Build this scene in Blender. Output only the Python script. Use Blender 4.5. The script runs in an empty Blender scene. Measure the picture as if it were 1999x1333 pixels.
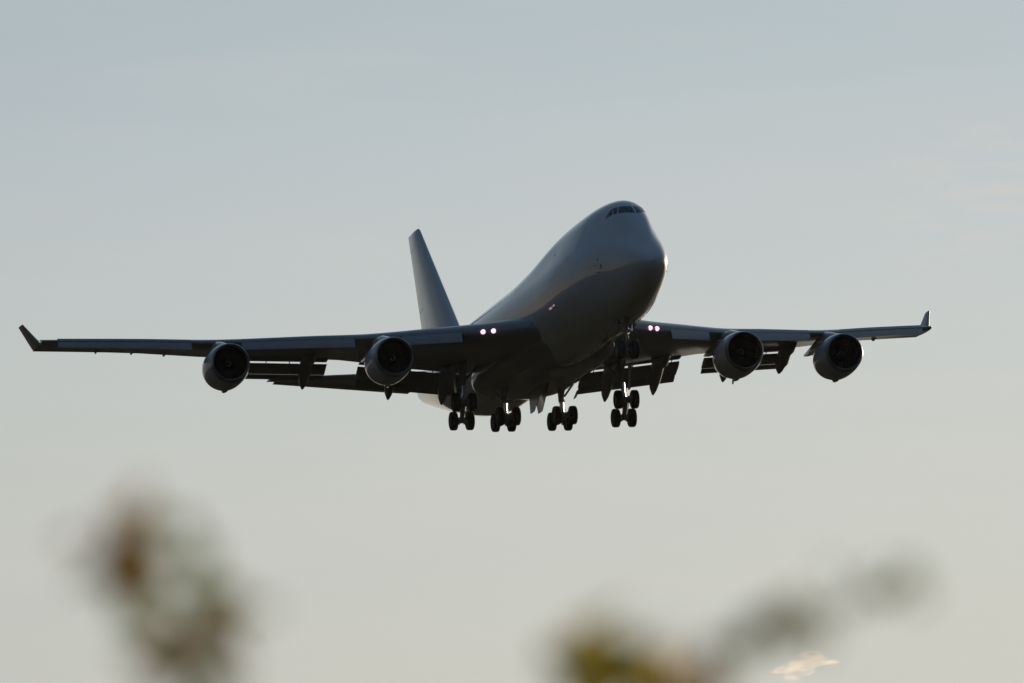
import bpy, bmesh, math, random
from mathutils import Vector, Matrix
S = bpy.context.scene
rad = math.radians

# ------------------------------------------------------------------ camera
CAM_PITCH = rad(7.8)
CAM_LOC = Vector((0, 0, 1.7))
cam_d = bpy.data.cameras.new('camera')
cam = bpy.data.objects.new('camera', cam_d)
S.collection.objects.link(cam)
cam.location = CAM_LOC
cam.rotation_euler = (rad(90) + CAM_PITCH, 0, 0)
cam_d.sensor_width = 22.3
cam_d.lens = 151.55
cam_d.clip_start = 0.1
cam_d.clip_end = 60000
cam_d.dof.use_dof = True
cam_d.dof.focus_distance = 458.7
cam_d.dof.aperture_fstop = 4.0
S.camera = cam

# ------------------------------------------------------------------ render
S.view_settings.view_transform = 'Standard'
S.view_settings.look = 'None'
S.view_settings.exposure = 0.0
S.view_settings.gamma = 1.0
S.cycles.use_denoising = True
S.cycles.max_bounces = 8
S.cycles.volume_bounces = 6
S.cycles.volume_max_steps = 256

# ------------------------------------------------------------------ sun and sky
SUN_AZ = rad(23)          # to the right of the viewing direction (+Y)
SUN_EL = rad(9)
sd = bpy.data.lights.new('sun', 'SUN')
sd.energy = 4.0
sd.angle = rad(0.55)
sd.color = (1.0, 0.80, 0.58)
sun = bpy.data.objects.new('sun', sd)
S.collection.objects.link(sun)
sdir = Vector((math.sin(SUN_AZ) * math.cos(SUN_EL), math.cos(SUN_AZ) * math.cos(SUN_EL), math.sin(SUN_EL)))
sun.rotation_euler = sdir.to_track_quat('Z', 'Y').to_euler()

W = bpy.data.worlds.new("World")
S.world = W
W.use_nodes = True
nt = W.node_tree
nt.nodes.clear()
def N(t, **k):
    n = nt.nodes.new(t)
    for a, b in k.items(): setattr(n, a, b)
    return n
def L(a, b): nt.links.new(a, b)
def srgb(r, g, b):
    f = lambda c: (c / 255 / 12.92) if c <= 10 else ((c / 255 + .055) / 1.055) ** 2.4
    return (f(r), f(g), f(b), 1)
def ramp(stops):
    n = N('ShaderNodeValToRGB')
    e = n.color_ramp.elements
    while len(e) < len(stops): e.new(0.5)
    for i, (p, c) in enumerate(stops):
        e[i].position = p
        e[i].color = c
    return n
tc = N('ShaderNodeTexCoord')
sep = N('ShaderNodeSeparateXYZ')
L(tc.outputs['Generated'], sep.inputs[0])
mr = N('ShaderNodeMapRange')                         # elevation, sine -0.1 .. 0.9 -> 0 .. 1
mr.inputs['From Min'].default_value = -0.1
mr.inputs['From Max'].default_value = 0.9
L(sep.outputs['Z'], mr.inputs['Value'])
el = lambda deg: (math.sin(rad(deg)) + 0.1)
SOLAR = ramp([(0.0, srgb(150, 140, 125)), (el(0), srgb(204, 198, 182)), (el(5.0), srgb(199, 201, 194)), (el(6.6), srgb(199, 203, 198)),
              (el(8.0), srgb(195, 202, 202)), (el(9.3), srgb(188, 198, 202)), (el(10.6), srgb(178, 192, 198)),
              (el(20), srgb(150, 166, 178)), (el(50), srgb(108, 132, 158)), (1.0, srgb(100, 124, 152))])
ANTI = ramp([(0.0, srgb(56, 52, 46)), (el(0), srgb(126, 110, 87)), (el(3), srgb(112, 105, 93)), (el(8), srgb(90, 102, 110)), (el(20), srgb(64, 88, 112)),
             (el(40), srgb(58, 88, 116)), (1.0, srgb(74, 104, 136))])
L(mr.outputs[0], SOLAR.inputs[0]); L(mr.outputs[0], ANTI.inputs[0])
dotn = N('ShaderNodeVectorMath', operation='DOT_PRODUCT')
L(tc.outputs['Generated'], dotn.inputs[0])
dotn.inputs[1].default_value = (math.sin(SUN_AZ), math.cos(SUN_AZ), 0)
azr = N('ShaderNodeMapRange', interpolation_type='SMOOTHSTEP')
azr.inputs['From Min'].default_value = 0.60
azr.inputs['From Max'].default_value = 0.94
L(dotn.outputs['Value'], azr.inputs['Value'])
mixs = N('ShaderNodeMixRGB')
L(azr.outputs[0], mixs.inputs[0]); L(ANTI.outputs[0], mixs.inputs[1]); L(SOLAR.outputs[0], mixs.inputs[2])
# thin veils of high cloud
mp = N('ShaderNodeMapping')
mp.inputs['Scale'].default_value = (9, 9, 75)
mp.inputs['Rotation'].default_value = (0, rad(3), 0)
L(tc.outputs['Generated'], mp.inputs[0])
nz = N('ShaderNodeTexNoise')
nz.inputs['Scale'].default_value = 1.7
nz.inputs['Detail'].default_value = 5
L(mp.outputs[0], nz.inputs['Vector'])
vr = N('ShaderNodeMapRange')
vr.inputs['From Min'].default_value = 0.47; vr.inputs['From Max'].default_value = 0.80
vr.inputs['To Min'].default_value = 0.0; vr.inputs['To Max'].default_value = 0.13
L(nz.outputs[0], vr.inputs['Value'])
veil = N('ShaderNodeMixRGB')
veil.inputs[2].default_value = srgb(216, 206, 200)
L(vr.outputs[0], veil.inputs[0]); L(mixs.outputs[0], veil.inputs[1])
# a faint warm wisp, up and to the right
dv = N('ShaderNodeVectorMath', operation='SUBTRACT'); L(tc.outputs['Generated'], dv.inputs[0])
dv.inputs[1].default_value = (.0668, .9854, .1566)
ds = N('ShaderNodeVectorMath', operation='MULTIPLY'); L(dv.outputs[0], ds.inputs[0]); ds.inputs[1].default_value = (.8, 1, 1.15)
dl = N('ShaderNodeVectorMath', operation='LENGTH'); L(ds.outputs[0], dl.inputs[0])
wm = N('ShaderNodeMapRange', interpolation_type='SMOOTHSTEP')
wm.inputs['From Min'].default_value = .0015; wm.inputs['From Max'].default_value = .019; wm.inputs['To Min'].default_value = 1; wm.inputs['To Max'].default_value = 0
L(dl.outputs['Value'], wm.inputs['Value'])
mp2 = N('ShaderNodeMapping'); mp2.inputs['Scale'].default_value = (70, 70, 330); mp2.inputs['Rotation'].default_value = (0, rad(-9), 0)
L(tc.outputs['Generated'], mp2.inputs[0])
nz2 = N('ShaderNodeTexNoise'); nz2.inputs['Scale'].default_value = 1.6; nz2.inputs['Detail'].default_value = 4
L(mp2.outputs[0], nz2.inputs['Vector'])
wn = N('ShaderNodeMapRange'); wn.inputs['From Min'].default_value = .42; wn.inputs['From Max'].default_value = .72; wn.inputs['To Max'].default_value = .42
L(nz2.outputs[0], wn.inputs['Value'])
wx = N('ShaderNodeMath', operation='MULTIPLY'); L(wm.outputs[0], wx.inputs[0]); L(wn.outputs[0], wx.inputs[1])
wisp = N('ShaderNodeMixRGB'); wisp.inputs[2].default_value = srgb(212, 203, 196)
L(wx.outputs[0], wisp.inputs[0]); L(veil.outputs[0], wisp.inputs[1])
# physical sky, added at low weight
sky = N('ShaderNodeTexSky', sky_type='NISHITA')
sky.sun_disc = False
sky.sun_elevation = SUN_EL
sky.sun_rotation = SUN_AZ
sky.dust_density = 3.0
b1 = N('ShaderNodeBackground'); b1.inputs['Strength'].default_value = 0.97
b2 = N('ShaderNodeBackground'); b2.inputs['Strength'].default_value = 0.002
L(wisp.outputs[0], b1.inputs[0]); L(sky.outputs[0], b2.inputs[0])
add = N('ShaderNodeAddShader'); L(b1.outputs[0], add.inputs[0]); L(b2.outputs[0], add.inputs[1])
wo = N('ShaderNodeOutputWorld'); L(add.outputs[0], wo.inputs[0])

# ------------------------------------------------------------------ materials
def mat(name, col, rough=0.5, metal=0.0, coat=0.0, bump=0.0, bscale=1.0, var=0.0, emis=None, estr=0.0, coat_rough=0.04, spec=0.5):
    m = bpy.data.materials.new(name); m.use_nodes = True
    t = m.node_tree; p = t.nodes['Principled BSDF']
    p.inputs['Base Color'].default_value = (*col, 1)
    p.inputs['Roughness'].default_value = rough
    p.inputs['Metallic'].default_value = metal
    p.inputs['Coat Weight'].default_value = coat
    p.inputs['Coat Roughness'].default_value = coat_rough
    p.inputs['Specular IOR Level'].default_value = spec
    if emis:
        p.inputs['Emission Color'].default_value = (*emis, 1); p.inputs['Emission Strength'].default_value = estr
    if bump or var:
        co = t.nodes.new('ShaderNodeTexCoord')
        nz = t.nodes.new('ShaderNodeTexNoise'); nz.inputs['Scale'].default_value = bscale; nz.inputs['Detail'].default_value = 4
        t.links.new(co.outputs['Object'], nz.inputs['Vector'])
        if bump:
            b = t.nodes.new('ShaderNodeBump'); b.inputs['Strength'].default_value = 1.0; b.inputs['Distance'].default_value = bump
            t.links.new(nz.outputs[0], b.inputs['Height']); t.links.new(b.outputs[0], p.inputs['Normal']); t.links.new(b.outputs[0], p.inputs['Coat Normal'])
        if var:
            mp = t.nodes.new('ShaderNodeMapping'); mp.inputs['Scale'].default_value = (0.25, 1.2, 1.2)
            t.links.new(co.outputs['Object'], mp.inputs[0])
            n2 = t.nodes.new('ShaderNodeTexNoise'); n2.inputs['Scale'].default_value = 0.8; n2.inputs['Detail'].default_value = 6
            t.links.new(mp.outputs[0], n2.inputs['Vector'])
            mx = t.nodes.new('ShaderNodeMixRGB'); mx.inputs[1].default_value = (*[c * (1 - var) for c in col], 1); mx.inputs[2].default_value = (*[min(1, c * (1 + var * .5)) for c in col], 1)
            t.links.new(n2.outputs[0], mx.inputs[0]); t.links.new(mx.outputs[0], p.inputs['Base Color'])
    return m
M = {}
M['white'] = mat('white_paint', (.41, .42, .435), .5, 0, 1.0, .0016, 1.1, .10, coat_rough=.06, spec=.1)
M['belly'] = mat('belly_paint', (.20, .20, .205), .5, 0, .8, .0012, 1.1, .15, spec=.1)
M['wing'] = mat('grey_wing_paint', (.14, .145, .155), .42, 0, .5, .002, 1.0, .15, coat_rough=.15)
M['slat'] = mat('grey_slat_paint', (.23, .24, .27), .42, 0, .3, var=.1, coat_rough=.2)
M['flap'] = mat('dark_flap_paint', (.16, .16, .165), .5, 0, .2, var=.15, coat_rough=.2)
M['cove'] = mat('dark_cove', (.05, .05, .05), .6)
M['nac'] = mat('nacelle_paint', (.36, .37, .39), .45, 0, .9, 0, 1.5, .12, spec=.1)
M['lip'] = mat('inlet_metal', (.22, .22, .24), .33, .8)
M['duct'] = mat('duct_lining', (.03, .03, .03), .6)
M['fan'] = mat('fan_titanium', (.015, .015, .016), .6, 0)
M['spin'] = mat('spinner_black', (.02, .02, .02), .4)
M['mark'] = mat('spinner_mark', (.30, .30, .30), .5)
M['hot'] = mat('exhaust_metal', (.20, .17, .15), .4, 1)
M['steel'] = mat('gear_paint', (.22, .22, .23), .45, .2)
M['chrome'] = mat('chrome_piston', (.9, .88, .88), .24, 1)
M['tyre'] = mat('tyre_rubber', (.022, .022, .024), .75)
M['hub'] = mat('wheel_hub', (.2, .2, .21), .45, .5)
M['glass'] = mat('cockpit_glass', (.010, .010, .012), .22, 0, 0, spec=.35)
M['dark'] = mat('dark_fitting', (.03, .03, .032), .5)
M['lamp'] = mat('landing_lamp', (.9, .8, .85), .2, 0, emis=(1.0, .50, .64), estr=2.0)
M['green'] = mat('green_lamp', (.1, .5, .35), .2, emis=(.3, 1, .75), estr=.5)
M['red'] = mat('red_lamp', (.5, .1, .1), .2, emis=(1, .55, .6), estr=.9)

# ------------------------------------------------------------------ mesh helpers
def finish(name, bm, mats, parent=None, smooth=35, loc=None):
    bmesh.ops.remove_doubles(bm, verts=bm.verts, dist=1e-5)
    bmesh.ops.recalc_face_normals(bm, faces=bm.faces)
    me = bpy.data.meshes.new(name); bm.to_mesh(me); bm.free()
    if not isinstance(mats, (list, tuple)): mats = [mats] if mats else []
    for m in mats: me.materials.append(m)
    if smooth:
        me.shade_smooth(); me.set_sharp_from_angle(angle=rad(smooth))
    o = bpy.data.objects.new(name, me); S.collection.objects.link(o)
    if parent: o.parent = parent
    if loc: o.location = loc
    return o
def loft(bm, rings, closed=True, caps=True, mi=0):
    vs = [[bm.verts.new(p) for p in r] for r in rings]
    n = len(vs[0]); fs = []
    for a, b in zip(vs, vs[1:]):
        for i in range(n if closed else n - 1):
            j = (i + 1) % n
            try: fs.append(bm.faces.new((a[i], a[j], b[j], b[i])))
            except ValueError: pass
    if caps and closed:
        for r in (vs[0], vs[-1]):
            try: fs.append(bm.faces.new(r))
            except ValueError: pass
    for f in fs: f.material_index = mi
    return vs
def tube(bm, pts, r, n=12, mi=0):
    pts = [Vector(p) for p in pts]
    rs = r if isinstance(r, (list, tuple)) else [r] * len(pts)
    rings = []
    for i, p in enumerate(pts):
        d = (pts[min(i + 1, len(pts) - 1)] - pts[max(i - 1, 0)]).normalized()
        u = d.cross(Vector((0.3, 1, 0.2))).normalized(); v = d.cross(u)
        rings.append([p + (u * math.cos(2 * math.pi * k / n) + v * math.sin(2 * math.pi * k / n)) * rs[i] for k in range(n)])
    loft(bm, rings, mi=mi)
def revolve_x(bm, prof, n=64, c=(0, 0, 0), mi=0, caps=False):
    rings = [[(c[0] + a, c[1] + r * math.sin(2 * math.pi * k / n), c[2] + r * math.cos(2 * math.pi * k / n)) for k in range(n)] for a, r in prof]
    loft(bm, rings, caps=caps, mi=mi)
def revolve_y(bm, prof, n=40, c=(0, 0, 0), mi=0, caps=True):
    rings = [[(c[0] + r * math.sin(2 * math.pi * k / n), c[1] + a, c[2] + r * math.cos(2 * math.pi * k / n)) for k in range(n)] for a, r in prof]
    loft(bm, rings, caps=caps, mi=mi)
def prism(bm, poly, off, mi=0):
    """polygon (3-D points) extruded by the vector off"""
    off = Vector(off)
    loft(bm, [[Vector(p) for p in poly], [Vector(p) + off for p in poly]], mi=mi)
def interp(tab, x):
    """monotone cubic through (x, y) pairs"""
    n = len(tab)
    if x <= tab[0][0]: return tab[0][1]
    if x >= tab[-1][0]: return tab[-1][1]
    i = max(k for k in range(n - 1) if tab[k][0] <= x)
    def dl(k): return (tab[k + 1][1] - tab[k][1]) / (tab[k + 1][0] - tab[k][0])
    def sl(k):
        if k == 0: return dl(0)
        if k == n - 1: return dl(n - 2)
        a, b = dl(k - 1), dl(k)
        return 0 if a * b <= 0 else 2 * a * b / (a + b)
    h = tab[i + 1][0] - tab[i][0]; t = (x - tab[i][0]) / h
    y0, y1, m0, m1 = tab[i][1], tab[i + 1][1], sl(i) * h, sl(i + 1) * h
    return y0 * (2 * t**3 - 3 * t**2 + 1) + m0 * (t**3 - 2 * t**2 + t) + y1 * (-2 * t**3 + 3 * t**2) + m1 * (t**3 - t**2)

# ------------------------------------------------------------------ the airliner
# body axes: X aft from the nose, Y to starboard, Z up (metres)
C0 = Vector((30, 0, 0))
yaw, rol, pit = 0.22605054, -0.0156789, -0.1768203
Rz = Matrix.Rotation(yaw, 3, 'Z'); Ry = Matrix.Rotation(rol, 3, 'Y'); Rx = Matrix.Rotation(pit, 3, 'X')
M0 = Matrix(((0, -1, 0), (1, 0, 0), (0, 0, 1)))
Rcam = Rz @ Ry @ Rx @ M0
Tcam = Vector((2.11687, 458.737, 1.12017))
Pc = Matrix.Rotation(CAM_PITCH, 3, 'X')
Rw = Pc @ Rcam
plane = bpy.data.objects.new('airliner', None)
S.collection.objects.link(plane)
plane.matrix_world = Matrix.Translation(CAM_LOC + Pc @ Tcam - Rw @ C0) @ Rw.to_4x4()
plane['label'] = 'white four-engined jet airliner with humped nose, landing gear down, flying across the sky'
plane['category'] = 'airplane'

FW = [(0, .02), (.1, .36), (.25, .60), (.5, .82), (1, 1.10), (2, 1.40), (3, 1.62), (4, 1.83), (5, 2.04), (6, 2.27), (8, 2.66), (10, 2.94), (12, 3.11), (14, 3.21), (17, 3.25), (44, 3.25), (48, 3.15), (52, 2.85),
      (56, 2.4), (60, 1.85), (64, 1.25), (67, .75), (68.3, .45), (68.7, .08)]
FB = [(0, -.87), (.1, -1.15), (.25, -1.37), (.5, -1.62), (1, -1.96), (2, -2.42), (3, -2.72), (4, -2.93), (6, -3.2), (8, -3.35), (10, -3.4), (44, -3.4), (46, -3.32), (48, -3.08), (52, -2.42), (56, -1.6),
      (60, -.75), (64, .15), (67, .85), (68.3, 1.3), (68.7, 1.75)]
FM = [(0, -.85), (1, -.72), (2, -.55), (4, -.25), (6, -.06), (8, 0), (44, 0), (48, .12), (52, .4), (56, .8), (60, 1.17), (64, 1.5), (67, 1.7), (68.7, 1.8)]
FH = [(0, .02), (.1, .22), (.25, .42), (.5, .66), (1, 1.02), (2, 1.58), (3, 2.0), (4, 2.3), (6, 2.75), (8, 3.05), (10, 3.22), (12, 3.25), (44, 3.26), (48, 3.12), (52, 2.83), (56, 2.35), (60, 1.86), (64, 1.3), (67, .8), (68.3, .45), (68.7, .1)]
FT = [(0, -.83), (.1, -.6), (.25, -.40), (.5, -.14), (1, .36), (1.5, .86), (2, 1.33), (2.5, 1.79), (3, 2.23), (3.5, 2.64), (4, 3.02), (4.5, 3.36), (5, 3.64), (6, 4.02), (7, 4.22), (8, 4.33), (10, 4.42), (13, 4.44),
      (15, 4.42), (17, 4.34), (19, 4.17), (21, 3.93), (23, 3.69), (25, 3.50), (27, 3.36), (30, 3.27), (68.7, 1.0)]
FR = [(0, .02), (.5, .25), (1, .42), (2, .60), (3, .78), (4, .94), (5, 1.10), (6, 1.30), (8, 1.70), (10, 2.05), (13, 2.22), (16, 2.35), (20, 2.7), (24, 3.0), (27, 3.2), (68.7, 3.2)]
def DZ(x): return -.45 + .0095 * (x - 5)
def ism(tab, x):
    h = min(1.5, .30 * x)
    return sum(wt * interp(tab, x + h * k / 3) for k, wt in zip(range(-3, 4), (1, 3, 6, 7, 6, 3, 1))) / 27
_sec = {}
def section(x):
    """hull of the main lobe and the upper-deck lobe at station x, as (angle, radius) about the main centre"""
    x = round(x, 4)
    if x in _sec: return _sec[x]
    w, zb, zm, h = ism(FW, x), ism(FB, x), ism(FM, x), ism(FH, x)
    hb = max(.02, zm - zb)
    pts = []
    for k in range(181):
        t = math.pi * k / 180
        pts.append((w * math.sin(t), (h if t <= math.pi / 2 else hb) * math.cos(t)))
    if x < 30:
        ru = ism(FR, x); d = ism(FT, x) - ru - zm
        for k in range(91):
            t = math.pi * k / 180
            pts.append((ru * math.sin(t), d + ru * math.cos(t)))
    pts = sorted(set((round(a, 6), round(b, 6)) for a, b in pts), key=lambda p: (p[1], p[0]))
    hull = []
    for p in pts:                                   # right-hand chain from bottom to top
        while len(hull) >= 2 and (hull[-1][0] - hull[-2][0]) * (p[1] - hull[-2][1]) - (hull[-1][1] - hull[-2][1]) * (p[0] - hull[-2][0]) <= 0: hull.pop()
        hull.append(p)
    tab = []
    n = 360; j = 0
    poly = hull[::-1]                               # top to bottom
    for k in range(n + 1):
        t = math.pi * k / n; s_, c_ = math.sin(t), math.cos(t)
        while j < len(poly) - 2 and math.atan2(poly[j + 1][0], poly[j + 1][1]) < t: j += 1
        (ax, az), (bx, bz) = poly[j], poly[j + 1]
        dx, dz = bx - ax, bz - az
        den = s_ * dz - c_ * dx
        tab.append((ax * dz - az * dx) / den if abs(den) > 1e-9 else math.hypot(ax, az))
    for _ in range(30):                             # soften the shoulder
        tab = [tab[0]] + [(tab[i - 1] + 2 * tab[i] + tab[i + 1]) / 4 for i in range(1, n)] + [tab[n]]
    _sec[x] = (zm, tab)
    return _sec[x]
def fus_pt(x, th, off=0.0):
    """fuselage surface; th from the top, positive to starboard"""
    zm, tab = section(x)
    th = (th + math.pi) % (2 * math.pi) - math.pi
    f = min(abs(th) / math.pi * 360, 359.9999); i = int(f)
    r = tab[i] + (tab[i + 1] - tab[i]) * (f - i) + off
    return Vector((x, r * math.sin(th), zm + r * math.cos(th) + DZ(x)))
bm = bmesh.new()
xs = [0, .03, .1, .18, .28, .4, .55, .75] + [1 + .25 * i for i in range(36)] + [10 + .5 * i for i in range(30)] + [25 + 1.5 * i for i in range(13)] + [44 + .75 * i for i in range(32)] + [68.0, 68.3, 68.5, 68.65, 68.7]
NR = 96
loft(bm, [[fus_pt(x, 2 * math.pi * k / NR) for k in range(NR)] for x in xs])
fus = finish('fuselage', bm, M['white'], plane, 50)

def x_at(z, th):
    a, b = .5, 9.0
    for _ in range(26):
        m_ = (a + b) / 2
        if fus_pt(m_, th).z < z: a = m_
        else: b = m_
    return round((a + b) / 2, 3)
def surf_patch(name, corners, mats, parent, off=.006, nu=8, nv=5, by_z=False):
    """patch proud of the fuselage between four (x, theta) corners"""
    bm = bmesh.new()
    grid = []
    (xa, ta), (xb, tb), (xc, tc_), (xd, td) = corners
    for j in range(nv + 1):
        v = j / nv; row = []
        for i in range(nu + 1):
            u = i / nu
            x = (1 - v) * ((1 - u) * xa + u * xb) + v * ((1 - u) * xd + u * xc)
            t = (1 - v) * ((1 - u) * ta + u * tb) + v * ((1 - u) * td + u * tc_)
            row.append((x_at(x, t) if by_z else x, t))
        grid.append(row)
    top = [[bm.verts.new(fus_pt(x, t, off)) for x, t in r] for r in grid]
    bot = [[bm.verts.new(fus_pt(x, t, -.03)) for x, t in r] for r in grid]
    for j in range(nv):
        for i in range(nu):
            bm.faces.new((top[j][i], top[j][i + 1], top[j + 1][i + 1], top[j + 1][i]))
            bm.faces.new((bot[j][i], bot[j + 1][i], bot[j + 1][i + 1], bot[j][i + 1]))
    edge = [(0, i) for i in range(nu + 1)] + [(j, nu) for j in range(1, nv + 1)] + [(nv, i) for i in range(nu - 1, -1, -1)] + [(j, 0) for j in range(nv - 1, 0, -1)]
    for a, b in zip(edge, edge[1:] + edge[:1]):
        bm.faces.new((top[a[0]][a[1]], bot[a[0]][a[1]], bot[b[0]][b[1]], top[b[0]][b[1]]))
    return finish(name, bm, mats, parent, 40)
R_ = rad
COCK = [[(3.00, R_(10.8)), (2.90, R_(0.9)), (2.30, R_(1.1)), (2.50, R_(15.8))], [(3.00, R_(15.6)), (3.00, R_(11.6)), (2.51, R_(16.6)), (2.53, R_(18.9))],
        [(2.98, R_(16.1)), (2.54, R_(19.4)), (2.42, R_(25.2)), (2.74, R_(20.4))]]
for s in (1, -1):
    for cs in COCK:
        surf_patch('cockpit_window', [(z, s * t) for z, t in cs], M['glass'], fus, by_z=True)
    # upper-deck window, static plates
    surf_patch('upper_deck_window', [(15.45, s * R_(46.2)), (15.75, s * R_(46.2)), (15.75, s * R_(48.6)), (15.45, s * R_(48.6))], M['glass'], fus, nu=2, nv=2)
    surf_patch('sensor_plate', [(5.5, s * R_(81)), (5.66, s * R_(81)), (5.66, s * R_(85)), (5.5, s * R_(85))], M['dark'], fus, nu=2, nv=2)
    surf_patch('sensor_plate', [(5.08, s * R_(92)), (5.24, s * R_(92)), (5.24, s * R_(96.5)), (5.08, s * R_(96.5))], M['dark'], fus, nu=2, nv=2)

# wing-to-body fairing under the hull
bm = bmesh.new()
rings = []
for i in range(41):
    x = 17.5 + 26 * i / 40
    u = i / 40
    g = (math.sin(math.pi * min(1, u / .34) / 2) if u < .34 else (1 if u < .72 else math.cos((u - .72) / .28 * math.pi / 2))) ** .8 if 0 < u < 1 else .0
    g = max(g, .02)
    hw, hz = .3 + 3.22 * g, .2 + 1.15 * g
    ring = []
    for k in range(48):
        a = 2 * math.pi * k / 48
        ca, sa = math.cos(a), math.sin(a)
        e = .78
        ring.append((x, hw * math.copysign(abs(sa) ** e, sa), -2.33 + hz * math.copysign(abs(ca) ** e, ca)))
    rings.append(ring)
loft(bm, rings)
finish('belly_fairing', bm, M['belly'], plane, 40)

# ---- wings
def wing_le(y): return 20.52 + .8815 * (y - 3.25) if y >= 3.25 else 20.52 - 1.1 * (3.25 - y)
def wing_te(y): return 36.3 + (y - 3.25) / 9.05 * 1.7 if y < 12.3 else 38.0 + .588 * (y - 12.3)
ZL = [(0, -1.95), (3.25, -1.82), (5.5, -1.72), (8, -1.46), (11.7, -1.10), (15, -.62), (20.8, .18), (25, .98), (31.05, 2.07)]
ZT = [(0, -2.05), (3.25, -1.88), (8, -1.30), (11.5, -.78), (15, -.24), (20, .42), (25, 1.30), (31.05, 2.12)]
def wing_z(y): return interp(ZL, y)
def wing_tz(y): return interp(ZT, y)
def wing_tw(y): return math.atan((wing_z(y) - wing_tz(y)) / (wing_te(y) - wing_le(y)))
def foil(t, n=18):
    """closed airfoil outline, chord 0..1, upper side then lower side; a little rear camber"""
    pts = []
    def th(x): return 5 * t * (.2969 * math.sqrt(x) - .126 * x - .3516 * x * x + .2843 * x**3 - .1015 * x**4)
    cam_ = lambda x: .015 * math.sin(math.pi * x) - .01 * x * x
    X = [.5 * (1 - math.cos(math.pi * i / n)) for i in range(n + 1)]
    for x in reversed(X): pts.append((x, cam_(x) + th(x) + .0015))
    for x in X[1:]: pts.append((x, cam_(x) - th(x) - .0015))
    return pts
def wing_ring(y, s, frac=1.0):
    le, te = wing_le(y), wing_te(y); c = te - le
    t = .128 if y < 4 else max(.08, .128 - (y - 4) / 9 * .032 if y < 13 else .096 - (y - 13) / 18 * .014)
    tw = wing_tw(y)
    z0 = wing_z(y)
    out = []
    for px, pz in foil(t):
        x = px * c * frac if frac < 1 else px * c
        zz = pz * c
        out.append((le + x * math.cos(tw) + zz * math.sin(tw), s * y, z0 + zz * math.cos(tw) - x * math.sin(tw)))
    return out
def wing_under(y, f):
    """point on the lower skin at chord fraction f"""
    best = min(wing_ring(y, 1)[18:], key=lambda p: abs(p[0] - (wing_le(y) + f * (wing_te(y) - wing_le(y)))))
    return best[2]

def lift_surface(name, secs, m, parent, t=.09, n=14):
    """secs: (le point, te point); symmetric section, thickness along the normal"""
    bm = bmesh.new(); rings = []
    span = (Vector(secs[-1][0]) - Vector(secs[0][0]))
    for le, te in secs:
        le, te = Vector(le), Vector(te); d = te - le; nrm = d.cross(span).normalized(); c = d.length
        rings.append([le + d * x + nrm * (z * c) for x, z in [(x, 1.0 * z) for x, z in foil_sym(t, n)]])
    loft(bm, rings)
    return finish(name, bm, m, parent, 40)
def foil_sym(t, n=14):
    def th(x): return 5 * t * (.2969 * math.sqrt(x) - .126 * x - .3516 * x * x + .2843 * x**3 - .1015 * x**4) + .001
    X = [.5 * (1 - math.cos(math.pi * i / n)) for i in range(n + 1)]
    return [(x, th(x)) for x in reversed(X)] + [(x, -th(x)) for x in X[1:]]

def flap_set(s, ya, yb, d, e, wn):
    """one trailing-edge flap: fore vane, main panel and aft panel, all drooped"""
    def at(y, dx, dz): return (wing_te(y) + dx, s * y, wing_tz(y) + dz)
    def el_(y0, y1, a, b, t): return [(at(y0, *a), at(y0, *b)), (at(y1, *a), at(y1, *b))]
    k = .30
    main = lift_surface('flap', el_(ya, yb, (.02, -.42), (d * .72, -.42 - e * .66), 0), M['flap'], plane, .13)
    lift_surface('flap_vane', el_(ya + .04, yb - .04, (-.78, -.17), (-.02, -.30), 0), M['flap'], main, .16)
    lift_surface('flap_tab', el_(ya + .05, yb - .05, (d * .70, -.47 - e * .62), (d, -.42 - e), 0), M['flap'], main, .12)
    # links across the slot
    for i in range(5):
        y = ya + (yb - ya) * (i + .6) / 5
        bm = bmesh.new(); tube(bm, [at(y, -.35, -.2), at(y, .25, -.5)], .035, 6)
        finish('flap_link', bm, M['dark'], main)
    return main

def canoe(s, y, drop, back, wid=.36):
    """flap-track fairing: a canoe under the skin whose tail droops with the flap"""
    te = wing_te(y); c = te - wing_le(y)
    zt = wing_tz(y)
    zu = wing_under(y, .62)
    path = [(te - 4.6, zu + .15, .04, .06), (te - 4.1, zu - .05, .20, .22), (te - 3.0, zu - .22, .32, .42), (te - 1.9, zt - .45, wid, .60), (te - 1.0, zt - .90, wid, .66),
            (te - .3, zt - drop * .60, wid * .90, .58), (te + back * .5, zt - drop * .82, wid * .62, .42), (te + back * .9, zt - drop * .97, wid * .22, .16), (te + back, zt - drop, .02, .03)]
    bm = bmesh.new(); rings = []
    for i, (x, z, w, h) in enumerate(path):
        a = path[max(0, i - 1)]; b = path[min(len(path) - 1, i + 1)]
        d = Vector((b[0] - a[0], 0, b[1] - a[1])).normalized(); nrm = Vector((-d.z, 0, d.x))
        rings.append([Vector((x, s * y + w * math.sin(2 * math.pi * k / 20), z)) + nrm * (h * math.cos(2 * math.pi * k / 20)) for k in range(20)])
    loft(bm, rings)
    return finish('flap_track_fairing', bm, M['flap'], plane, 50)

def leading_flap(s, ya, yb, parent, f=.6, c0=.95, c1=.62):
    """curved leading-edge flap swung forward and down"""
    n = 12; bm = bmesh.new(); rings = []
    for i in range(7):
        y = ya + (yb - ya) * i / 6
        u = (y - 3) / 28
        ch = c0 + (c1 - c0) * u
        le, z0 = wing_le(y), wing_z(y)
        outer = []; inner = []
        for k in range(n + 1):
            t = k / n
            # from the lip on top of the wing's nose, round forward, down to the lower edge
            px = .22 - 0.55 * ch * math.sin(t * 1.35) ; pz = .33 * ch - ch * 1.02 * t ** 1.1
            outer.append(Vector((le + px, s * y, z0 + pz)))
            inner.append(Vector((le + px + .07 * (1 - abs(2 * t - 1) ** 3), s * y, z0 + pz - .02)))
        rings.append(outer + inner[::-1])
    loft(bm, rings)
    return finish('leading_edge_flap', bm, M['slat'], parent, 40)

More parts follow.
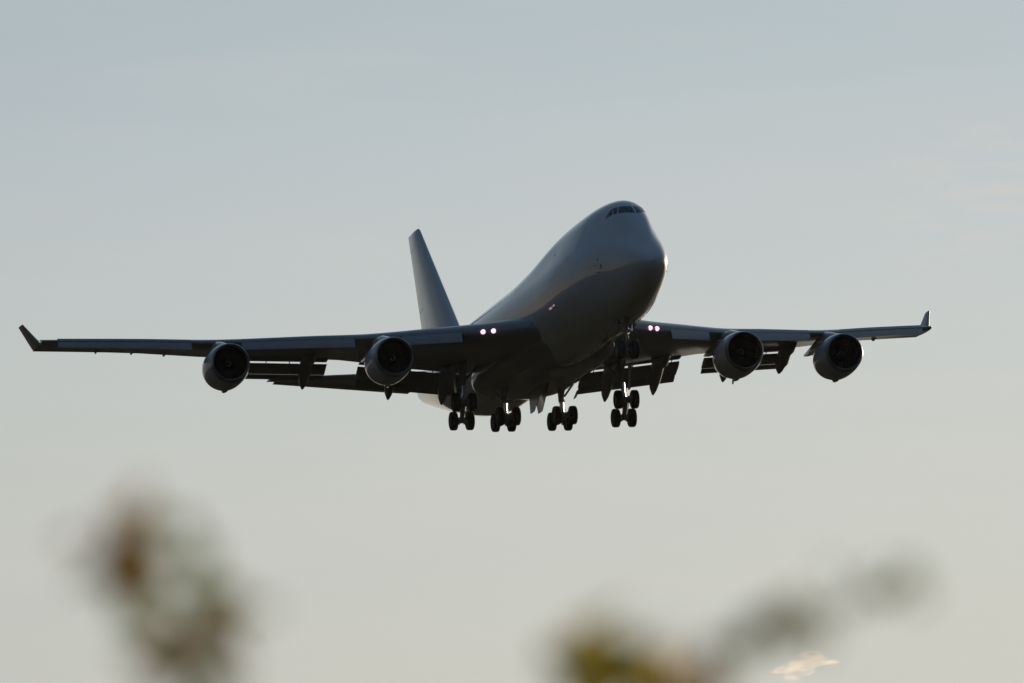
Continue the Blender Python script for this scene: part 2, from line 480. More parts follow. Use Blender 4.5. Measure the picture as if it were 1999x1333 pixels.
def make_wing(s):
    bm = bmesh.new()
    ys = [1.5, 3.25, 4.2, 5.5, 7, 8.5, 10, 11.3, 12.3, 13.3, 15, 17, 19, 20.8, 22.5, 24.5, 26.5, 28.5, 30, 31.05]
    loft(bm, [wing_ring(y, s) for y in ys])
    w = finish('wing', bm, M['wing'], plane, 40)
    # winglet
    y = 31.05; le, te, z0 = wing_le(y), wing_te(y), wing_z(y)
    secs = [((le + .7, s * 31.0, z0 - .03), (te + .02, s * 31.0, z0 + .02)), ((le + 1.25, s * 31.22, z0 + .35), (te + .05, s * 31.22, z0 + .38)),
            ((47.95, s * 31.84, 3.74), (49.35, s * 31.90, 3.77))]
    lift_surface('winglet', secs, M['flap'], w, .08)
    # tip light
    bm = bmesh.new()
    bmesh.ops.create_icosphere(bm, subdivisions=2, radius=.06, matrix=Matrix.Translation((le + .45, s * 31.12, z0 + .05)) @ Matrix.Diagonal((2.2, 1, 1, 1)))
    finish('navigation_light', bm, M['green'] if s > 0 else M['red'], w)
    for ya, yb in ((7.0, 10.3), (13.0, 19.4), (22.3, 30.1)): leading_flap(s, ya, yb, w)
    # landing lights in the wing root
    for y in (5.22, 5.80):
        bm = bmesh.new()
        cx, cz = wing_le(y) - .03, wing_z(y) + (.0 if s > 0 else .03)
        revolve_x(bm, [(-.10, .0), (-.09, .09), (-.06, .13), (.0, .15), (.12, .15)], 24, (cx, s * y, cz), caps=True)
        finish('landing_light', bm, M['lamp'], w)
    # aileron hinge fairings and static wicks along the outer trailing edge
    for y in (23.0, 25.0, 27.2):
        bm = bmesh.new()
        tube(bm, [(wing_te(y) - 1.0, s * y, wing_under(y, .75)), (wing_te(y) - .3, s * y, wing_under(y, .9) - .05), (wing_te(y) + .08, s * y, wing_under(y, 1) - .01)], [.04, .075, .02], 10)
        finish('hinge_fairing', bm, M['wing'], w)
    flap_set(s, 3.9, 11.05, 1.75, 1.12, w)
    flap_set(s, 13.0, 20.1, 1.55, .82, w)
    for y, dr, bk in ((5.6, 2.40, .6), (9.1, 2.40, .5), (14.5, 2.10, .5), (19.2, 1.75, .45)): canoe(s, y, dr, bk, .40)
    return w

# ---- engines
def make_engine(s, xi, y, z):
    c = (xi, s * y, z)
    n = 72
    bm = bmesh.new()
    # outer cowl (0) and the rear of the fan nozzle
    outer = [(.30, 1.305), (.6, 1.36), (1.0, 1.41), (1.6, 1.445), (2.2, 1.45), (2.8, 1.42), (3.3, 1.35), (3.75, 1.24), (3.78, 1.20), (3.4, 1.12), (2.9, 1.08)]
    rings = []
    for a, r in outer:
        ring = []
        for k in range(n):
            t = 2 * math.pi * k / n
            low = max(0, -math.cos(t)) ** 6 * .07 * max(0, math.sin(min(1, a / 3.4) * math.pi))   # the flat chin of the cowl
            ring.append((c[0] + a, c[1] + (r - low * .3) * math.sin(t), c[2] + (r + low) * math.cos(t)))
        rings.append(ring)
    loft(bm, rings, caps=False)
    e = finish('engine', bm, M['nac'], plane, 50)
    bm = bmesh.new()
    lip = [(.30, 1.305), (.16, 1.275), (.06, 1.24), (.0, 1.195), (.03, 1.15), (.12, 1.115), (.26, 1.10), (.30, 1.10)]
    revolve_x(bm, lip, n, c); finish('inlet_lip', bm, M['lip'], e, 60)
    bm = bmesh.new()
    revolve_x(bm, [(.30, 1.10), (.6, 1.09), (1.0, 1.12), (1.45, 1.17), (1.6, 1.17)], n, c); finish('inlet_duct', bm, M['duct'], e, 60)
    # fan: back plate and blades
    bm = bmesh.new()
    revolve_x(bm, [(1.50, 1.165), (1.50, .2)], n, c)
    nb = 36
    for k in range(nb):
        t = 2 * math.pi * k / nb
        rows = []
        for r in (.30, .6, .9, 1.15):
            tw = .10 + .25 * r; dx = .13
            a0 = t - tw * .10 / r * 1.2; a1 = t + .10
            rows.append([(c[0] + 1.28, c[1] + r * math.sin(a0), c[2] + r * math.cos(a0)), (c[0] + 1.30 + dx, c[1] + r * math.sin(a1), c[2] + r * math.cos(a1))])
        va = [[bm.verts.new(p) for p in r] for r in rows]
        for p, q in zip(va, va[1:]): bm.faces.new((p[0], p[1], q[1], q[0]))
    finish('fan', bm, M['fan'], e, 30)
    bm = bmesh.new()
    sp = [(.80, .01), (.84, .07), (.95, .16), (1.1, .25), (1.3, .34), (1.42, .36)]
    revolve_x(bm, sp, 40, c, caps=True); finish('spinner', bm, M['spin'], e, 60)
    bm = bmesh.new(); inner = []; out = []
    for i in range(40):
        u = i / 39
        r = .055 + .17 * u; w = .022 + .028 * math.sin(math.pi * u)
        t = 5.2 * u + (0.8 if s > 0 else 2.0) + (.9 if y > 15 else 0)
        pr = lambda rr: (c[0] + interp([(.01, .80), (.07, .84), (.16, .95), (.25, 1.1), (.34, 1.3)], rr) - .008, c[1] + rr * math.sin(t), c[2] + rr * math.cos(t))
        inner.append(bm.verts.new(pr(r - w))); out.append(bm.verts.new(pr(r + w)))
    for i in range(39): bm.faces.new((inner[i], inner[i + 1], out[i + 1], out[i]))
    finish('spiral_mark', bm, M['mark'], e)
    # core cowl, nozzle and plug
    bm = bmesh.new()
    revolve_x(bm, [(2.6, .95), (3.3, .92), (4.2, .80), (5.1, .62), (5.5, .55), (5.5, .50), (5.0, .48)], 48, c); finish('core_cowl', bm, M['hot'], e, 50)
    bm = bmesh.new()
    revolve_x(bm, [(4.9, .36), (5.4, .34), (6.0, .22), (6.5, .03)], 32, c, caps=True); finish('exhaust_cone', bm, M['hot'], e, 50)
    # pylon: side profile in a (aft of the lip) and absolute z
    wl, wz = wing_le(y), wing_z(y)
    zn = z + 1.38
    prof = [(xi + 1.0, zn - .02, zn + .04, .05), (xi + 1.8, zn - .2, zn + .20, .20), (xi + 3.2, z + .9, zn + .52, .27), (wl - .6, z + .6, wz - .02, .28), (wl + .3, z + .6, wz + .05, .28),
            (wl + 1.6, z + .75, wz - .10, .27), (wl + 3.2, wz - .95, wz - .35, .23), (wl + 4.6, wz - .80, wz - .45, .13), (wl + 5.6, wz - .62, wz - .52, .03)]
    if prof[2][0] > prof[3][0] - .3: prof.pop(2)
    bm = bmesh.new(); rings = []
    for x, lo, hi, w in prof:
        m_ = (lo + hi) / 2; h = (hi - lo) / 2
        rings.append([(x, c[1] + w * math.copysign(abs(math.sin(t)) ** .6, math.sin(t)), m_ + h * math.copysign(abs(math.cos(t)) ** .6, math.cos(t))) for t in [2 * math.pi * k / 20 for k in range(20)]])
    loft(bm, rings); finish('pylon', bm, M['nac'], e, 50)
    # drain mast and latch blister under the cowl
    bm = bmesh.new()
    tube(bm, [(xi + 1.9, c[1], z - 1.40), (xi + 2.5, c[1], z - 1.40), (xi + 3.0, c[1], z - 1.38), (xi + 3.5, c[1], z - 1.24)], [.08, .19, .19, .05], 12)
    finish('drain_blister', bm, M['nac'], e)
    if s < 0 and y < 15:
      bm = bmesh.new()
      tube(bm, [(xi + 3.1, c[1] + .10, z - 1.35), (xi + 3.3, c[1] + .10, z - 1.68)], [.07, .05], 8)
      finish('drain_mast', bm, M['dark'], e)
    # vortex strake on the inboard flank
    bm = bmesh.new()
    t = -s * rad(52)
    p = lambda a, r: (xi + a, c[1] + r * math.sin(t), z + r * math.cos(t))
    prism(bm, [p(1.0, 1.38), p(2.2, 1.43), p(2.2, 1.66), p(1.9, 1.66)], Vector((0, math.cos(t), -math.sin(t))) * .03)
    finish('strake', bm, M['nac'], e)
    return e

# ---- landing gear
def wheel(name, c, parent, r=.622, w=.48):
    bm = bmesh.new(); h = w / 2
    prof = [(-h * .55, .02), (-h * .55, .24), (-h * .86, .27), (-h, .36), (-h * .98, .50), (-h * .84, .585), (-h * .6, .612), (-h * .42, r), (-h * .40, r - .012), (-h * .34, r - .012), (-h * .32, r),
            (-.02, r), (-.015, r - .014), (.015, r - .014), (.02, r), (h * .32, r), (h * .34, r - .012), (h * .40, r - .012), (h * .42, r), (h * .6, .612), (h * .84, .585), (h * .98, .50), (h, .36), (h * .86, .27), (h * .55, .24), (h * .55, .02)]
    revolve_y(bm, prof, 44, c)
    for f in bm.faces:
        m_ = f.calc_center_median() - Vector(c)
        f.material_index = 1 if math.hypot(m_.x, m_.z) < .28 else 0
    return finish(name, bm, [M['tyre'], M['hub']], parent, 45)
def main_gear(s, x, y, z, tilt, ztop, xt, kind):
    bm = bmesh.new(); yy = s * y
    ax = Vector((-math.cos(tilt), 0, math.sin(tilt)))      # towards the forward axle
    fr = Vector((x, yy, z)) + ax * .735; rr = Vector((x, yy, z)) - ax * .735
    tube(bm, [rr - ax * .12, (x, yy, z + .04), fr + ax * .12], [.13, .17, .13], 14)       # truck beam
    for p in (fr, rr): tube(bm, [p + Vector((0, -.60, 0)), p + Vector((0, .60, 0))], .085, 12)
    top = Vector((x + xt, yy - s * (.15 if kind else .0), ztop)); low = Vector((x, yy, z + .02))
    mid = low.lerp(top, .52)
    tube(bm, [mid, top], [.20, .235], 18)                                           # outer cylinder
    tube(bm, [low, low.lerp(top, .12)], [.20, .16], 14)
    # drag brace and side brace
    tube(bm, [mid.lerp(top, .15), top + Vector((-1.7, 0, .15))], .075, 10)
    tube(bm, [mid.lerp(top, .1), top + Vector((.2, -s * 1.5 if kind else s * .9, .25))], .07, 10)
    # torque links behind, brake rods, hoses
    k = low.lerp(top, .27) + Vector((.42, 0, 0))
    tube(bm, [low.lerp(top, .06) + Vector((.12, 0, 0)), k], [.07, .05], 8); tube(bm, [k, mid + Vector((.15, 0, .05))], [.05, .07], 8)
    for q in (-.17, .17):
        tube(bm, [fr + Vector((0, q, -.16)), rr + Vector((0, q, -.16))], .028, 6)
        tube(bm, [mid + Vector((-.12, q, .2)), low.lerp(top, .25) + Vector((-.25, q, 0)), low + Vector((-.1, q, .1))], .02, 6)
    tube(bm, [low.lerp(top, .3) + Vector((-.16, 0, 0)), fr + Vector((.12, 0, .05))], .05, 8)  # truck positioner
    for p in (fr, rr):
        for q in (-.22, .22): tube(bm, [p + Vector((0, q - .09, 0)), p + Vector((0, q + .09, 0))], .24, 16)   # brake packs
    g = finish('landing_gear', bm, M['steel'], plane, 40)
    bm = bmesh.new(); tube(bm, [low.lerp(top, .10), mid + Vector((0, 0, .02))], .14, 20); finish('piston', bm, M['chrome'], g, 60)
    for p in (fr, rr):
        for q in (-.55, .55): wheel('wheel', p + Vector((0, q, 0)), g)
    return g
def door(poly, off, parent):
    bm = bmesh.new(); prism(bm, poly, off); return finish('gear_door', bm, M['wing'], parent, 0)
def nose_gear():
    x, z = 7.9, -5.57
    bm = bmesh.new()
    top = Vector((x - .1, 0, -3.2)); low = Vector((x, 0, z)); mid = low.lerp(top, .42)
    tube(bm, [low + Vector((0, -.42, 0)), low + Vector((0, .42, 0))], .075, 12)
    tube(bm, [low - Vector((0, 0, .06)), low.lerp(top, .1)], [.14, .12], 14)
    tube(bm, [mid, top], [.16, .17], 18)
    tube(bm, [mid.lerp(top, .3), (x - 1.5, .28, -3.3)], .06, 8); tube(bm, [mid.lerp(top, .3), (x - 1.5, -.28, -3.3)], .06, 8)
    tube(bm, [mid.lerp(top, .1) + Vector((0, -.35, 0)), mid.lerp(top, .1) + Vector((0, .35, 0))], .09, 10)     # steering cylinders
    tube(bm, [low.lerp(top, .08) + Vector((-.1, 0, 0)), low.lerp(top, .25) + Vector((-.4, 0, 0)), mid + Vector((-.12, 0, 0))], .05, 8)
    g = finish('landing_gear', bm, M['steel'], plane, 40)
    bm = bmesh.new(); tube(bm, [low.lerp(top, .08), mid + Vector((0, 0, .02))], .095, 18); finish('piston', bm, M['steel'], g, 60)
    for q in (-.46, .46): wheel('wheel', low + Vector((0, q, 0)), g)
    for q in (-.2, .2):
        bm = bmesh.new(); revolve_x(bm, [(-.06, .0), (-.05, .08), (0, .1), (.1, .07)], 16, (x - .2, q, -4.1), caps=True); finish('taxi_light', bm, M['hub'], g)
    # the small rear doors, the open well and what hangs in it
    for s in (1, -1):
        door([(x - .2, s * .50, -3.70), (x + 1.2, s * .50, -3.78), (x + 1.1, s * .60, -4.15), (x, s * .60, -4.10)], (0, s * .04, 0), g)
    bm = bmesh.new()
    prism(bm, [(x - 1.7, -.5, -3.50), (x + .9, -.5, -3.74), (x + .9, .5, -3.74), (x - 1.7, .5, -3.50)], (0, 0, -.06))
    finish('wheel_well', bm, M['dark'], g, 0)
    bm = bmesh.new()
    for q in (-.3, .3):
        tube(bm, [(x - 1.2, q, -3.5), (x - .5, q * .8, -4.05), (x - .05, q * .4, -4.5)], .045, 8)
        tube(bm, [(x - .25, q * .9, -3.6), (x - .3, q * .8, -4.3)], .04, 8)
    finish('drag_brace', bm, M['steel'], g)
    for q in (-.34, -.26):
        bm = bmesh.new(); tube(bm, [(x - .15, q, -3.75), (x - .18, q, -4.45)], .028, 8); finish('hydraulic_line', bm, M['chrome'], g)
    return g

# ---- tail
def tail():
    zr, zt = 2.3, 13.65
    lx = lambda z: 66.82 - 1.2 * (13.65 - z)
    tx = lambda z: 70.47 - .385 * (13.65 - z)
    def secs(f0, f1, za, zb):
        out = []
        for z in (za, (za + zb) / 2, zb):
            a, b = lx(z), tx(z)
            out.append(((a + (b - a) * f0, 0, z), (a + (b - a) * f1, 0, z)))
        return out
    bm = bmesh.new(); rings = []
    th = lambda f: 5 * .105 * (.2969 * math.sqrt(f) - .126 * f - .3516 * f * f + .2843 * f**3 - .1015 * f**4) + .001
    for z in (zr, 4, 7, 10, 12.6, 13.45, 13.6, 13.66):
        a, b = lx(z), tx(z); c = b - a
        k, sh = (1, 0) if z < 13.5 else ((.75, .08) if z < 13.63 else (.3, .25))
        rings.append([(a + sh + px * (c * .70 - sh), math.copysign(th(px * .70) * c * k, pz), z) for px, pz in foil_sym(.105, 16)])
    loft(bm, rings)
    fin = finish('tail_fin', bm, M['white'], plane, 40)
    bm = bmesh.new(); rr = []
    for z in (12.38, 13.5, 13.65):
        a, b = lx(z), tx(z); c = b - a; fs = [.70, .78, .85, .92, .99]; k = 1 if z < 13.6 else .4
        rr.append([(a + f * c, th(f) * c * k, z) for f in fs] + [(a + f * c, -th(f) * c * k, z) for f in reversed(fs)])
    loft(bm, rr); finish('fin_tip', bm, M['white'], fin, 30)
    for za, zb in ((3.4, 7.56), (7.6, 12.33)):
        bm = bmesh.new(); rr = []
        for z in (za, zb):
            a, b = lx(z), tx(z); c = b - a; row = []
            fs = [.703, .78, .85, .92, .968]
            th = lambda f: 5 * .105 * (.2969 * math.sqrt(f) - .126 * f - .3516 * f * f + .2843 * f**3 - .1015 * f**4) + .001
            row = [(a + f * c, th(f) * c, z) for f in fs] + [(a + f * c, -th(f) * c, z) for f in reversed(fs)]
            rr.append(row)
        loft(bm, rr); finish('rudder', bm, M['white'], fin, 30)
    for s in (1, -1):
        r0, r1, z0 = 57.2, 66.0, 1.55
        def st(y):
            u = (y - 1.2) / (11.08 - 1.2)
            return (r0 + (67.8 - r0) * u, r1 + (69.95 - r1) * u, z0 + (3.16 - z0) * u)
        ss = []
        for y in (.6, 3, 6, 9, 10.9, 11.08):
            a, b, z = st(y); ss.append(((a, s * y, z), (a + (b - a) * (.72 if y < 11 else .8), s * y, z)))
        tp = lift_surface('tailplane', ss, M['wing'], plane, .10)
        ss = []
        for y in (1.6, 10.6):
            a, b, z = st(y); ss.append(((a + (b - a) * .715, s * y, z), (b, s * y, z - .05)))
        lift_surface('elevator', ss, M['wing'], tp, .06)
tail()
for s in (1, -1):
    make_wing(s)
    make_engine(s, 22.89, 11.68, -3.16)
    make_engine(s, 31.32, 20.83, -1.93)
    gw = main_gear(s, 31.34, 5.5, -5.50, rad(47), -2.2, .1, 1)
    gb = main_gear(s, 34.37, 1.93, -5.58, rad(7), -3.5, .0, 0)
    # body-gear door hanging beside the keel, and the small outer door
    door([(29.6, .1 + s * .16, -3.8), (34.2, .1 + s * .16, -3.95), (33.7, .1 + s * .24, -5.35), (32.6, .1 + s * .24, -5.35)], (0, s * .05, 0), gb)
    door([(33.6, s * 3.0, -3.75), (34.4, s * 3.0, -3.75), (34.4, s * 2.75, -4.3), (33.7, s * 2.75, -4.3)], (0, s * .05, 0), gb)
    door([(30.9, s * 6.0, -2.5), (31.9, s * 6.0, -2.5), (31.7, s * 5.85, -4.2), (31.1, s * 5.85, -4.2)], (0, s * .05, 0), gw)
nose_gear()
# blade aerials, probes and drain masts on the hull
def aerial(x, th, h, l):
    bm = bmesh.new(); p = fus_pt(x, th, -.03); q = fus_pt(x + l * .6, th, h); n = Vector((0, math.cos(th), -math.sin(th))) * .03
    prism(bm, [p, fus_pt(x + l, th, -.03), fus_pt(x + l, th, h), q], n); finish('aerial', bm, M['white'], fus, 0)
aerial(13, 0, .42, .6); aerial(22, 0, .35, .5); aerial(15, math.pi, .4, .5); aerial(12.2, math.pi, .35, .4)
for s in (1, -1):
    for x, th in ((5.2, 98), (5.6, 104), (6.0, 92)):
        bm = bmesh.new(); p = fus_pt(x, s * rad(th)); q = fus_pt(x, s * rad(th), .09)
        tube(bm, [p, q, q + Vector((-.28, 0, 0))], [.03, .025, .015], 8); finish('probe', bm, M['hub'], fus)

# ------------------------------------------------------------------ ground and hills
def noise_mat(name, a, b, scale):
    m = bpy.data.materials.new(name); m.use_nodes = True; t = m.node_tree; t.nodes.clear()
    p = t.nodes.new('ShaderNodeBsdfDiffuse'); o = t.nodes.new('ShaderNodeOutputMaterial'); t.links.new(p.outputs[0], o.inputs[0])
    co = t.nodes.new('ShaderNodeTexCoord'); nz = t.nodes.new('ShaderNodeTexNoise'); nz.inputs['Scale'].default_value = scale; nz.inputs['Detail'].default_value = 6
    mx = t.nodes.new('ShaderNodeMixRGB'); mx.inputs[1].default_value = (*a, 1); mx.inputs[2].default_value = (*b, 1)
    t.links.new(co.outputs['Object'], nz.inputs['Vector']); t.links.new(nz.outputs[0], mx.inputs[0]); t.links.new(mx.outputs[0], p.inputs['Color'])
    return m
bm = bmesh.new()
bmesh.ops.create_circle(bm, cap_ends=True, radius=15000, segments=96)
g = finish('ground', bm, noise_mat('dusky_grass', (.032, .033, .020), (.052, .046, .030), .02), None, 0)
g['kind'] = 'structure'
random.seed(4)
bm = bmesh.new(); rings = [[], [], [], []]
ph = [random.uniform(0, 6.28) for _ in range(8)]
for k in range(360):
    t = 2 * math.pi * k / 360
    h = 42 + 18 * math.sin(3 * t + ph[0]) + 14 * math.sin(7 * t + ph[1]) + 9 * math.sin(17 * t + ph[2]) + 5 * math.sin(41 * t + ph[3]) + random.uniform(-3, 3)
    h = max(14, h)
    for i, (r, f) in enumerate(((3000, 0), (3300, .7), (3700, 1), (4400, -.02))): rings[i].append((r * math.sin(t), r * math.cos(t), h * f - .5))
loft(bm, rings, caps=False)
h = finish('hills', bm, noise_mat('wooded_hills', (.026, .027, .020), (.045, .041, .031), .01), None, 60)
h['kind'] = 'structure'
# ------------------------------------------------------------------ thin evening haze
bm = bmesh.new()
bmesh.ops.create_cube(bm, size=1, matrix=Matrix.Translation((0, 0, 53.5)) @ Matrix.Diagonal((30400, 30400, 111, 1)))
hz = finish('haze', bm, None, None, 0)
hz['kind'] = 'stuff'
m = bpy.data.materials.new('thin_air'); m.use_nodes = True; t = m.node_tree; t.nodes.clear()
o = t.nodes.new('ShaderNodeOutputMaterial'); pv = t.nodes.new('ShaderNodeVolumePrincipled')
pv.inputs['Color'].default_value = (1, .97, .93, 1); pv.inputs['Density'].default_value = 1.3e-5; pv.inputs['Anisotropy'].default_value = .2
t.links.new(pv.outputs[0], o.inputs['Volume']); hz.data.materials.append(m)

# ------------------------------------------------------------------ two shrubs close to the camera
def leaf_mat(name, c):
    m = bpy.data.materials.new(name); m.use_nodes = True; t = m.node_tree; t.nodes.clear()
    d = t.nodes.new('ShaderNodeBsdfDiffuse'); tr = t.nodes.new('ShaderNodeBsdfTranslucent'); mx = t.nodes.new('ShaderNodeMixShader'); o = t.nodes.new('ShaderNodeOutputMaterial')
    co = t.nodes.new('ShaderNodeTexCoord'); nz = t.nodes.new('ShaderNodeTexNoise'); nz.inputs['Scale'].default_value = 60
    rm = t.nodes.new('ShaderNodeMixRGB'); rm.inputs[1].default_value = (*[v * .75 for v in c], 1); rm.inputs[2].default_value = (*[v * 1.25 for v in c], 1)
    t.links.new(co.outputs['Object'], nz.inputs['Vector']); t.links.new(nz.outputs[0], rm.inputs[0])
    for q in (d, tr): t.links.new(rm.outputs[0], q.inputs['Color'])
    mx.inputs[0].default_value = .5
    t.links.new(d.outputs[0], mx.inputs[1]); t.links.new(tr.outputs[0], mx.inputs[2]); t.links.new(mx.outputs[0], o.inputs[0])
    return m
LEAF = [leaf_mat('olive_leaf', (.19, .23, .035)), leaf_mat('brown_leaf', (.36, .18, .02)), leaf_mat('red_leaf', (.33, .09, .03)), leaf_mat('dusky_leaf', (.24, .23, .11)), leaf_mat('yellow_leaf', (.66, .52, .08))]
BARK = mat('bark', (.05, .04, .03), .9, bump=.002, bscale=40, spec=.1)
def add_leaf(bm, p, size, mi, rnd):
    """a pointed, slightly folded leaf"""
    ax = Vector((rnd.uniform(-1, 1), rnd.uniform(-1, 1), rnd.uniform(-.6, .8))).normalized()
    side = ax.cross(Vector((rnd.uniform(-1, 1), rnd.uniform(-1, 1), rnd.uniform(-1, 1)))).normalized()
    up = ax.cross(side) * size * .10
    w = size * .30; p = Vector(p) - ax * size * .5
    prof = [(0, .02), (.15, .55), (.38, 1), (.62, .85), (.85, .42), (1, .02)]
    c = [bm.verts.new(p + ax * size * a - up * (1 - (2 * a - 1) ** 2)) for a, _ in prof]
    l = [bm.verts.new(p + ax * size * a + side * w * b) for a, b in prof]
    r = [bm.verts.new(p + ax * size * a - side * w * b) for a, b in prof]
    for i in range(5):
        for q in ((l[i], l[i + 1], c[i + 1], c[i]), (c[i], c[i + 1], r[i + 1], r[i])):
            bm.faces.new(q).material_index = mi
def shrub(label, base, shoots, leaves, seed, mix):
    rnd = random.Random(seed)
    root = bpy.data.objects.new('shrub', None); S.collection.objects.link(root)
    root.location = base
    root['label'] = label; root['category'] = 'shrub'; root['group'] = 'shrubs close to the camera'
    B = Vector(base)
    bm = bmesh.new(); lb = bmesh.new()
    main = Vector(shoots[0][0]) - B
    tube(bm, [(0, 0, -.05), (.02, .03, .4), main * .45 + Vector((-.03, .04, .0)), main * .75 + Vector((.02, .02, 0)), main], [.022, .019, .015, .011, .004], 10)
    for t in shoots:
        pts = [Vector(q) - B for q in t]
        tube(bm, pts, [.0019 - .0011 * i / (len(pts) - 1) for i in range(len(pts))], 8)
    for k in range(26):                                  # side branches of the bush below the shoots
        a = rnd.uniform(0, 2 * math.pi); h0 = rnd.uniform(.25, 1.35); ln = rnd.uniform(.3, .62)
        st = Vector((0, 0, 0)).lerp(main, h0 / main.z); en = st + Vector((math.cos(a) * ln, math.sin(a) * ln * .8, rnd.uniform(.15, .45)))
        en.z = min(en.z, 1.80)
        md = st.lerp(en, .5) + Vector((0, 0, .05))
        tube(bm, [st, md, en], [.008, .006, .002], 6)
        for j in range(46):
            u = rnd.uniform(.25, 1.05); q = st.lerp(en, u) + Vector((rnd.gauss(0, .055), rnd.gauss(0, .055), rnd.gauss(0, .05)))
            q.z = min(q.z, 1.90)
            add_leaf(lb, q, rnd.uniform(.025, .045), rnd.choice(mix), rnd)
    for x, y, z, sg, n, sz, mi in leaves:
        for j in range(n):
            q = Vector((x + rnd.gauss(0, sg), y + rnd.gauss(0, .05), z + rnd.gauss(0, sg))) - B
            add_leaf(lb, q, sz * rnd.uniform(.85, 1.15), mi, rnd)
    finish('trunk', bm, BARK, root, 60)
    me = bpy.data.meshes.new('crown'); lb.to_mesh(me); lb.free()
    for m_ in LEAF: me.materials.append(m_)
    me.shade_smooth()
    o = bpy.data.objects.new('crown', me); S.collection.objects.link(o); o.parent = root
    return root
LT = [[(-0.1869, 4.0, 1.9823), (-0.1932, 4.0, 2.0473), (-0.2039, 4.05, 2.0846), (-0.2237, 4.1, 2.1259), (-0.2292, 4.12, 2.1586)], [(-0.1992, 4.03, 2.0678), (-0.1765, 3.95, 2.0898), (-0.1753, 3.9, 2.1109)], [(-0.1932, 4.0, 2.0443), (-0.1785, 4.1, 2.0802), (-0.167, 4.15, 2.1095)], [(-0.214, 4.08, 2.1086), (-0.2306, 4.0, 2.1066), (-0.2476, 3.94, 2.1078)]]
LL = [(-0.2114, 3.839, 2.1011, 0.004, 7, 0.04, 1), (-0.2247, 4.153, 2.1369, 0.0049, 5, 0.0375, 0), (-0.2289, 4.116, 2.1474, 0.0042, 4, 0.0312, 1), (-0.2154, 3.892, 2.1362, 0.0046, 3, 0.025, 1), (-0.1951, 3.998, 2.1197, 0.0088, 3, 0.03, 0), (-0.1808, 3.978, 2.1138, 0.0064, 3, 0.0275, 0), (-0.1789, 4.067, 2.1315, 0.0075, 1, 0.025, 0), (-0.1691, 4.127, 2.1026, 0.0043, 5, 0.0338, 3), (-0.1461, 3.821, 2.0686, 0.007, 1, 0.0225, 3), (-0.1959, 3.792, 2.0512, 0.0039, 2, 0.03, 2), (-0.2075, 4.148, 2.0828, 0.0055, 3, 0.03, 0), (-0.1898, 3.97, 2.0638, 0.0053, 2, 0.03, 0), (-0.1868, 4.115, 2.078, 0.0048, 3, 0.0325, 0), (-0.1596, 3.781, 2.0534, 0.0045, 4, 0.0312, 1), (-0.2129, 3.976, 2.0908, 0.0088, 4, 0.0275, 0), (-0.2423, 4.097, 2.1256, 0.0054, 3, 0.025, 0), (-0.1863, 3.881, 2.08, 0.0109, 5, 0.03, 0), (-0.2528, 4.196, 2.1312, 0.0086, 2, 0.0225, 1), (-0.2686, 4.177, 2.1307, 0.0077, 1, 0.0175, 3), (-0.1874, 3.793, 2.0321, 0.0098, 4, 0.035, 0), (-0.1677, 3.791, 2.0305, 0.0073, 5, 0.0375, 0), (-0.1585, 4.018, 2.0548, 0.0074, 1, 0.025, 0)]
RT = [[(0.0708, 4.0, 1.9823), (0.098, 4.02, 2.0475), (0.1358, 4.08, 2.0814), (0.1706, 4.12, 2.0974), (0.2026, 4.15, 2.1141), (0.2285, 4.2, 2.1425)], [(0.0679, 4.0, 1.9823), (0.0555, 3.95, 2.0312), (0.0517, 3.88, 2.0627)], [(0.1676, 4.12, 2.0968), (0.1886, 4.05, 2.0786)], [(0.2129, 4.17, 2.1208), (0.2455, 4.2, 2.1269)]]
RL = [(0.0544, 4.201, 2.0796, 0.0105, 11, 0.0425, 4), (0.0404, 4.197, 2.0737, 0.0093, 7, 0.04, 4), (0.0662, 3.805, 2.0416, 0.0084, 8, 0.04, 4), (0.0523, 3.817, 2.0554, 0.0073, 2, 0.03, 4), (0.0308, 4.148, 2.0656, 0.0085, 2, 0.03, 3), (0.1016, 4.104, 2.0608, 0.0073, 9, 0.04, 2), (0.0829, 4.075, 2.0568, 0.0072, 6, 0.0375, 1), (0.1129, 3.916, 2.0481, 0.0063, 3, 0.0325, 3), (0.1271, 4.047, 2.0678, 0.0054, 3, 0.0275, 3), (0.1383, 4.047, 2.0822, 0.0048, 2, 0.0275, 0), (0.1507, 4.036, 2.0856, 0.0048, 2, 0.0275, 3), (0.1572, 3.85, 2.0719, 0.0045, 4, 0.03, 3), (0.1732, 3.969, 2.0755, 0.0064, 2, 0.025, 0), (0.155, 3.953, 2.0901, 0.0093, 1, 0.0225, 0), (0.1885, 4.098, 2.0861, 0.0078, 2, 0.0225, 0), (0.2022, 4.218, 2.1162, 0.0068, 3, 0.0238, 0), (0.2262, 4.198, 2.1304, 0.0074, 4, 0.0262, 0), (0.2148, 4.019, 2.122, 0.0053, 1, 0.02, 0), (0.2083, 3.976, 2.1006, 0.0053, 1, 0.0225, 4), (0.225, 3.898, 2.0962, 0.008, 1, 0.0175, 3)]
shrub('blurred shrub with a dark brown leaf cluster on its upright tip, left of the other', (-.26, 4.05, 0), LT, LL, 11, [0, 0, 1, 3])
shrub('blurred shrub with yellow-olive and red leaves and a thin spray leaning right', (.02, 4.05, 0), RT, RL, 12, [0, 4, 1, 2])

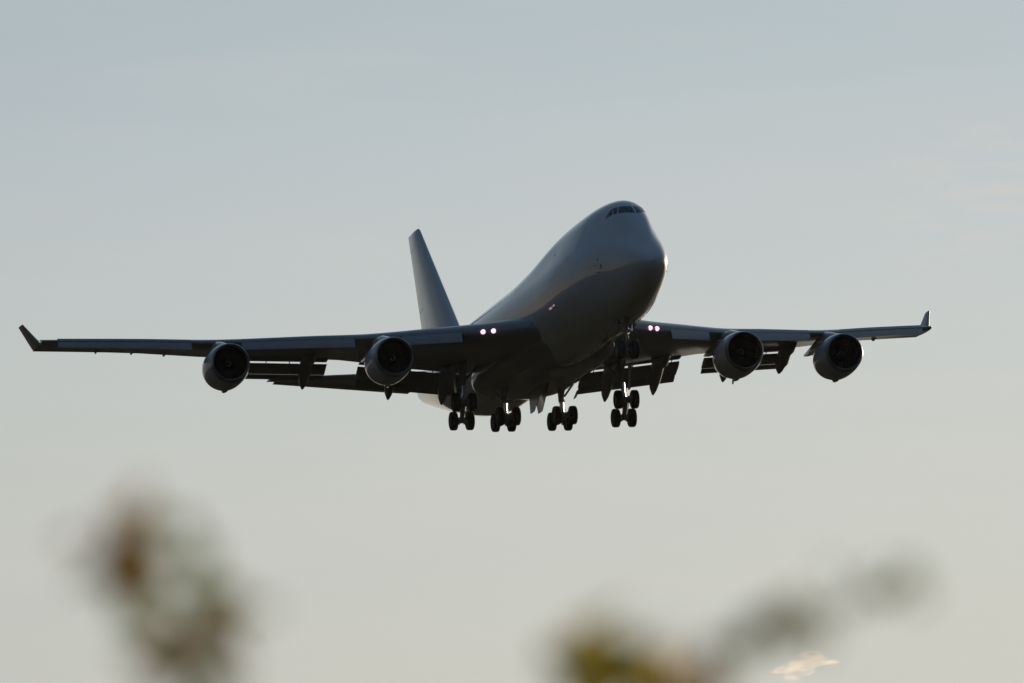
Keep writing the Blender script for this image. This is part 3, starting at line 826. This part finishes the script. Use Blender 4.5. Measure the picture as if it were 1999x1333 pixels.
# ------------------------------------------------------------------ the small cloud
bm = bmesh.new()
rnd = random.Random(3)
for cx, cz, rx, rz in ((2, 1, 11, 5.5), (8, 0, 9, 3.0), (15, -.5, 8, 1.6), (-7, -2.5, 9, 3.4), (-14, -5, 8, 2.4), (-20, -6.5, 6, 1.4), (0, -5.5, 6, 4), (-9, -10, 7, 2.6), (5, 4, 6, 2.6)):
    bmesh.ops.create_icosphere(bm, subdivisions=3, radius=1, matrix=Matrix.Translation((cx, rnd.uniform(-3, 3), cz)) @ Matrix.Diagonal((rx, 7, rz, 1)))
cl = finish('cloud', bm, None, None, 0, (170, 4000, 363.5))
rm = cl.modifiers.new('join', 'REMESH'); rm.mode = 'VOXEL'; rm.voxel_size = .9
cl.scale = (.86, .86, .92)
cl['label'] = 'small peach sunlit wisp of cloud low in the sky'; cl['category'] = 'cloud'
m = bpy.data.materials.new('cloud_vapour'); m.use_nodes = True; t = m.node_tree; t.nodes.clear()
o = t.nodes.new('ShaderNodeOutputMaterial'); pv = t.nodes.new('ShaderNodeVolumePrincipled')
pv.inputs['Color'].default_value = (1, .88, .74, 1); pv.inputs['Anisotropy'].default_value = .6
co = t.nodes.new('ShaderNodeTexCoord'); mp = t.nodes.new('ShaderNodeMapping'); mp.inputs['Scale'].default_value = (.11, .06, .30); mp.inputs['Rotation'].default_value = (0, rad(-18), 0)
nz = t.nodes.new('ShaderNodeTexNoise'); nz.inputs['Scale'].default_value = 1.0; nz.inputs['Detail'].default_value = 2.6; nz.inputs['Roughness'].default_value = .5
r_ = t.nodes.new('ShaderNodeMapRange'); r_.inputs['From Min'].default_value = .36; r_.inputs['From Max'].default_value = .76; r_.inputs['To Max'].default_value = .048
t.links.new(co.outputs['Object'], mp.inputs[0]); t.links.new(mp.outputs[0], nz.inputs['Vector']); t.links.new(nz.outputs[0], r_.inputs['Value']); t.links.new(r_.outputs[0], pv.inputs['Density']); t.links.new(pv.outputs[0], o.inputs['Volume'])
cl.data.materials.clear(); cl.data.materials.append(m)
